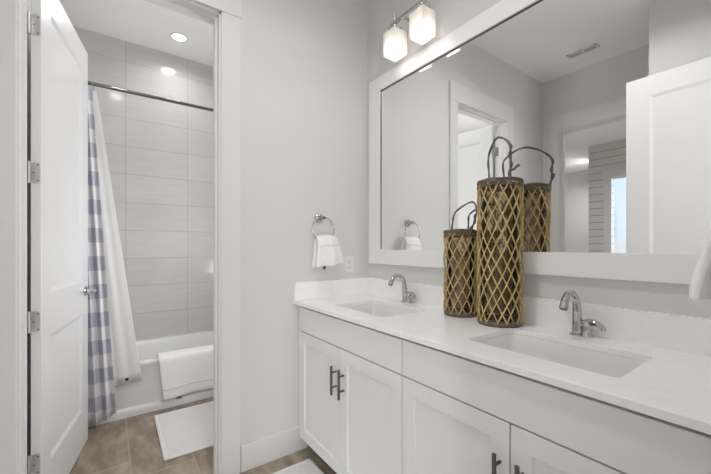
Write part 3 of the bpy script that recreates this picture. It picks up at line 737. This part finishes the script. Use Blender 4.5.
# ------------------------------------------------------------------ woven lantern baskets
def basket(name_label, cx, cy, R, H, nst, turns, hang, peak, lean, group='woven lantern baskets on the counter', knot=False):
    r = thing('lantern_basket', name_label, 'basket', (cx, cy, CT), group)
    z0, z1 = CT, CT + H
    # base
    b = new(); lathe(b, [(R * 0.5, 0.0), (R - 0.004, 0.0), (R + 0.001, 0.005), (R + 0.002, 0.014), (R - 0.002, 0.021), (R - 0.012, 0.022), (0.002, 0.022)], (cx, cy, z0 + 0.0003), None, 40)
    obj('base', b, M_twig, r, smooth=40)
    # lattice of split canes, two families of helices
    b = new(); rnd = random.Random(int(R * 1e5))
    for fam in (1, -1):
        for k in range(nst):
            ph = 2 * pi * (k + 0.18 * rnd.uniform(-1, 1)) / nst; pts = []
            w1 = rnd.uniform(0, 6.28); am = rnd.uniform(0.01, 0.04)
            for i in range(29):
                t = i / 28; a = ph + fam * 2 * pi * turns * t + am * sin(w1 + 7 * t)
                rr = R - 0.004 + (0.0035 if fam == 1 else 0.0) * 1 + 0.0018 * sin(w1 + 11 * t)
                pts.append((cx + rr * cos(a), cy + rr * sin(a), z0 + 0.012 + (H - 0.028) * t))
            tube(b, pts, 0.0025 + 0.0007 * rnd.random(), 6)
    obj('lattice', b, M_bamboo, r, smooth=60)
    # bound rim: a few coiled twigs
    b = new()
    for j, (dr, dz) in enumerate(((0.001, -0.004), (0.003, -0.012), (0.0, -0.020), (-0.006, -0.002), (0.002, -0.027))):
        ph = rnd.uniform(0, 6.28)
        tube(b, [(cx + (R - 0.004 + dr + 0.0013 * sin(5 * a + ph)) * cos(a), cy + (R - 0.004 + dr + 0.0013 * sin(5 * a + ph)) * sin(a), z1 + dz + 0.0018 * sin(3 * a + ph)) for a in [2 * pi * k / 40 for k in range(40)]], 0.0046, 7, closed=True)
    obj('rim', b, M_twig, r, smooth=60)
    # smoked glass cylinder inside
    b = new(); g = R - 0.012
    lathe(b, [(g - 0.003, 0.026), (g, 0.026), (g, H - 0.028), (g - 0.003, H - 0.028)], (cx, cy, z0), None, 40, False, False)
    for f in []: pass
    obj('glass_cylinder', b, M_glass, r, smooth=40)
    # vine handle
    b = new(); hx, hy = hang
    A = Vector((cx + R * hx, cy + R * hy, z1 - 0.012)); B = Vector((cx - R * hx, cy - R * hy, z1 - 0.012))
    top = Vector((cx + lean[0], cy + lean[1], peak))
    hh = peak - z1
    q1 = A.lerp(top, 0.5) + Vector((hx, hy, 0)) * R * 0.55 + Vector((0, 0, hh * 0.26)); q2 = B.lerp(top, 0.5) - Vector((hx, hy, 0)) * R * 0.55 + Vector((0, 0, hh * 0.26))
    pts = smooth_path([A, A.lerp(q1, 0.5) + Vector((hx, hy, 0)) * R * 0.10, q1, top, q2, B.lerp(q2, 0.5) - Vector((hx, hy, 0)) * R * 0.10, B], 8)
    rad = 0.0046
    tube(b, pts, [rad * (1 + 0.18 * sin(i * 0.9)) for i in range(len(pts))], 8)
    # wrapped ends: a second strand twisting round the first third on one side
    seg = pts[:18]
    tube(b, [p + Vector((0.0065 * cos(i * 0.8), 0.0065 * sin(i * 0.8), 0)) for i, p in enumerate(seg)], 0.0032, 6)
    if knot:
        k = pts[4]
        tube(b, smooth_path([k, k + Vector((0.010, -0.012, 0.006)), k + Vector((0.018, -0.020, 0.02)), k + Vector((0.026, -0.022, 0.018))], 4), 0.005, 7)
    for e in (A, B):
        tube(b, [(e.x, e.y, e.z - 0.014), (e.x, e.y, e.z + 0.010)], 0.007, 8)
    obj('handle', b, M_handle, r, smooth=60)
    return r
basket('tall woven cane lantern basket with arched vine handle on the counter', 1.340, 0.817, 0.0885, 0.602, 14, 0.50, (-0.55, -0.835), 1.69, (0.0, 0.012), knot=True)
basket('shorter woven cane lantern basket standing left of the tall one', 1.362, 1.032, 0.0755, 0.403, 12, 0.40, (-0.30, -0.954), 1.438, (0.02, -0.045))

# ------------------------------------------------------------------ bathtub
r = thing('bathtub', 'white alcove bathtub in front of the grey tile', 'bathtub', ((TL + TR) / 2, 3.3, 0))
bx0, bx1, by0, by1 = TL + 0.001, TR - 0.001, 2.96, TY - 0.001
b = new(); rings = []
for f, z, rad in ((-0.012, 0.0, 0.004), (-0.012, 0.046, 0.004), (-0.006, 0.056, 0.004), (0.014, 0.062, 0.004), (0.010, 0.20, 0.004), (0.004, 0.345, 0.004), (0.0, 0.352, 0.004), (0.0, 0.372, 0.006), (0.006, 0.381, 0.01)):
    rings.append(rrect(bx0, bx1, by0 + f, by1, rad, z))
for ins, z, rad in ((0.05, 0.382, 0.06), (0.068, 0.376, 0.09), (0.085, 0.34, 0.11), (0.11, 0.20, 0.13), (0.15, 0.08, 0.14), (0.21, 0.055, 0.12)):
    rings.append(rrect(bx0 + ins + 0.02, bx1 - ins - 0.02, by0 + ins + 0.02, by1 - ins, rad, z))
loft(b, rings, True, True)
obj('tub_body', b, M_tub, r, smooth=45)
b = new(); lathe(b, [(0.03, 0), (0.03, 0.003), (0.02, 0.006), (0.001, 0.006)], (bx1 - 0.36, 3.31, 0.0552), None, 24); obj('drain', b, M_chrome, r, smooth=40)

# towel over the tub rim
b = new(); prof = [(2.938, 0.068), (2.936, 0.11), (2.938, 0.20), (2.939, 0.30), (2.938, 0.365), (2.946, 0.388), (2.968, 0.397), (3.01, 0.398), (3.05, 0.397), (3.068, 0.385), (3.078, 0.33), (3.088, 0.24)]
V = []; nx = 26
for i, (y, z) in enumerate(prof):
    row = []
    for k in range(nx):
        s = k / (nx - 1); dn = max(0, (0.39 - z) / 0.33) if i < 5 else 0
        x = 0.303 + 0.03 * dn * (1 - s) + s * 0.52
        row.append(b.verts.new((x, y - 0.006 * dn * sin(9 * s + 1) * (0.4 + dn), z + (0.018 * s * dn) - 0.004 * sin(11 * s) * dn)))
    V.append(row)
for a, c in zip(V, V[1:]):
    for k in range(nx - 1): b.faces.new((a[k], a[k + 1], c[k + 1], c[k]))
t = obj('bath_towel', b, M_towel, None, smooth=180)
sm = t.modifiers.new('thick', 'SOLIDIFY'); sm.thickness = 0.014; sm.offset = 0
sb = t.modifiers.new('sub', 'SUBSURF'); sb.levels = 1; sb.render_levels = 2
tag(t, 'white folded bath towel draped over the bathtub rim', 'towel')
for zz, hh in ((0.150, 0.005),):
    b = new(); V = []
    for dz in (hh, -hh):
        V.append([b.verts.new((0.303 + 0.03 * (0.39 - zz) / 0.33 * (1 - s) + s * 0.52 + 0.003 * (1 - 2 * s), 2.9285 - 0.006 * 0.73 * sin(9 * s + 1) * 1.13, zz + dz + 0.013 * s - 0.003 * sin(11 * s))) for s in [k / 25 for k in range(26)]])
    for k in range(25): b.faces.new((V[0][k], V[0][k + 1], V[1][k + 1], V[1][k]))
    bo = obj('woven_border', b, M_liner, t, smooth=180); so = bo.modifiers.new('thick', 'SOLIDIFY'); so.thickness = 0.003; so.offset = 0
b = new(); box(b, 0.425, 0.462, 2.934, 2.938, 0.056, 0.070); obj('care_tag', b, M_gun, t)

# ------------------------------------------------------------------ rod, curtain, liner
RZ, RY = 2.338, 2.945
r = thing('shower_rod', 'slim dark chrome shower rod across the tub opening', 'shower rod', ((TL + TR) / 2, RY, RZ))
b = new(); tube(b, [(TL + 0.004, RY, RZ), (TR - 0.004, RY, RZ)], 0.0125, 16); obj('rod', b, M_rod, r, smooth=60)
for x, d in ((TL + 0.0005, 1), (TR - 0.0005, -1)):
    b = new(); lathe(b, [(0.032, 0), (0.032, 0.004), (0.02, 0.014), (0.016, 0.026)], (x, RY, RZ), (d, 0, 0), 24); obj('flange', b, M_chrome, r, smooth=40)
def cloth(name, m, ybase, left, xr_top, xr_bot, ztop, zbot, width, folds, amp, zb_fn, flat=0.0, uvoff=0.0, nz=30, nu=120, yflare=0.0):
    b = new(); uvl = b.loops.layers.uv.new('UVMap'); V = []; UV = {}
    for i in range(nz + 1):
        t = i / nz; row = []
        for k in range(nu + 1):
            s = k / nu
            zb = zb_fn(s); z = ztop + (zb - ztop) * t
            tt = (ztop - z) / (ztop - zbot)
            xr = xr_top + (xr_bot - xr_top) * tt
            a = amp * (0.55 + 0.45 * t) * (1 - flat * max(0, (s - 0.45) / 0.55))
            y = ybase + a * sin(2 * pi * folds * s + 0.5 * sin(2.2 * t)) - yflare * t * s
            x = left + (xr - left) * s + 0.3 * a * sin(4 * pi * folds * s + 1.0) * (1 - s)
            v = b.verts.new((x, y, z)); row.append(v); UV[v] = (uvoff + s * width, z)
        V.append(row)
    for i in range(nz):
        for k in range(nu):
            f = b.faces.new((V[i][k], V[i][k + 1], V[i + 1][k + 1], V[i + 1][k]))
            for lp in f.loops: lp[uvl].uv = UV[lp.vert]
    o = obj(name, b, m, None, smooth=180)
    s = o.modifiers.new('thick', 'SOLIDIFY'); s.thickness = 0.0016; s.offset = 0
    return o
cu = cloth('shower_curtain', M_plaid, 2.895, -0.295, -0.088, 0.048, 2.29, 0.03, 1.5, 5.5, 0.022, lambda s: 0.022 + 0.055 * max(0, (s - 0.7) / 0.3), flat=0.4)
tag(cu, 'blue and white checked shower curtain bunched behind the open door', 'shower curtain')
ln = cloth('curtain_liner', M_liner, 2.934, -0.295, -0.065, 0.200, 2.29, 0.25, 1.2, 6, 0.006, lambda s: 0.245 + 0.008 * s, flat=1.0)
tag(ln, 'plain white curtain liner hanging outside the tub beside the checked curtain', 'curtain liner')
b = new(); lathe(b, [(0.011, 0), (0.011, 0.002), (0.008, 0.004), (0.001, 0.004)], (0.107, 2.927, 0.283), (0, -1, 0), 20); obj('magnet', b, M_black, ln, smooth=40)
for k in range(6):
    x = -0.285 + k * 0.040
    b = new(); tube(b, [(x + 0.001 * sin(a), RY - 0.002 + 0.019 * sin(a), RZ - 0.006 + 0.022 * cos(a)) for a in [2 * pi * j / 20 for j in range(20)]], 0.0016, 6, closed=True)
    tube(b, [(x, RY - 0.002, RZ - 0.028), (x, 2.912, 2.277)], 0.0014, 6)
    obj('hook', b, M_nickel, cu, smooth=60)

# ------------------------------------------------------------------ mats
def rug(label, x0, x1, y0, y1, ang, group='white bath mats on the tile floor'):
    r = thing('bath_mat', label, 'bath mat', ((x0 + x1) / 2, (y0 + y1) / 2, 0.0), group)
    b = new(); L = rrect(x0, x1, y0, y1, 0.008, 0, 4)
    loft(b, [[(p[0], p[1], z) for p in L] for z in (0.0006, 0.011)])
    for f in list(b.faces): pass
    o = obj('pile', b, M_mat, r, bevel=0.004, seg=3)
    b = new(); e = 0.012
    for q in ((x0 + e, x1 - e, y0 + e, y0 + e + 0.006), (x0 + e, x1 - e, y1 - e - 0.006, y1 - e), (x0 + e, x0 + e + 0.006, y0 + e, y1 - e), (x1 - e - 0.006, x1 - e, y0 + e, y1 - e)):
        box(b, *q, 0.0105, 0.0122)
    obj('stitched_border', b, M_towel, r)
    r.rotation_euler = (0, 0, radians(ang))
    return r
rug('white bath mat on the tile floor in front of the bathtub', 0.262, 1.10, 2.215, 2.845, -0.8)
rug('white bath mat on the floor in front of the vanity', 0.43, 0.942, 0.90, 1.755, 0)

# ------------------------------------------------------------------ far room seen through the shiplap doorway
r = thing('tall_frame', 'narrow dark framed strip on the far bright wall in the mirror', 'frame', (-6.4, 2.905, 1.345))
b = new(); fy0, fy1, fz0, fz1 = 2.872, 2.94, 1.345, 2.05; e = 0.012
for q in ((fy0, fy0 + e, fz0, fz1), (fy1 - e, fy1, fz0, fz1), (fy0 + e, fy1 - e, fz0, fz0 + e), (fy0 + e, fy1 - e, fz1 - e, fz1)): box(b, -6.399, -6.365, *q)
obj('frame', b, M_gun, r)
b = new(); box(b, -6.399, -6.38, fy0 + e, fy1 - e, fz0 + e, fz1 - e); obj('panel', b, M_twig, r)
bm = new(); box(bm, -6.4, -6.38, -0.6, 3.2, 0.0, 1.315)
struct('trim_5', bm, M_trim, 'white wainscot on the lower far wall in the mirror', 'wainscot')
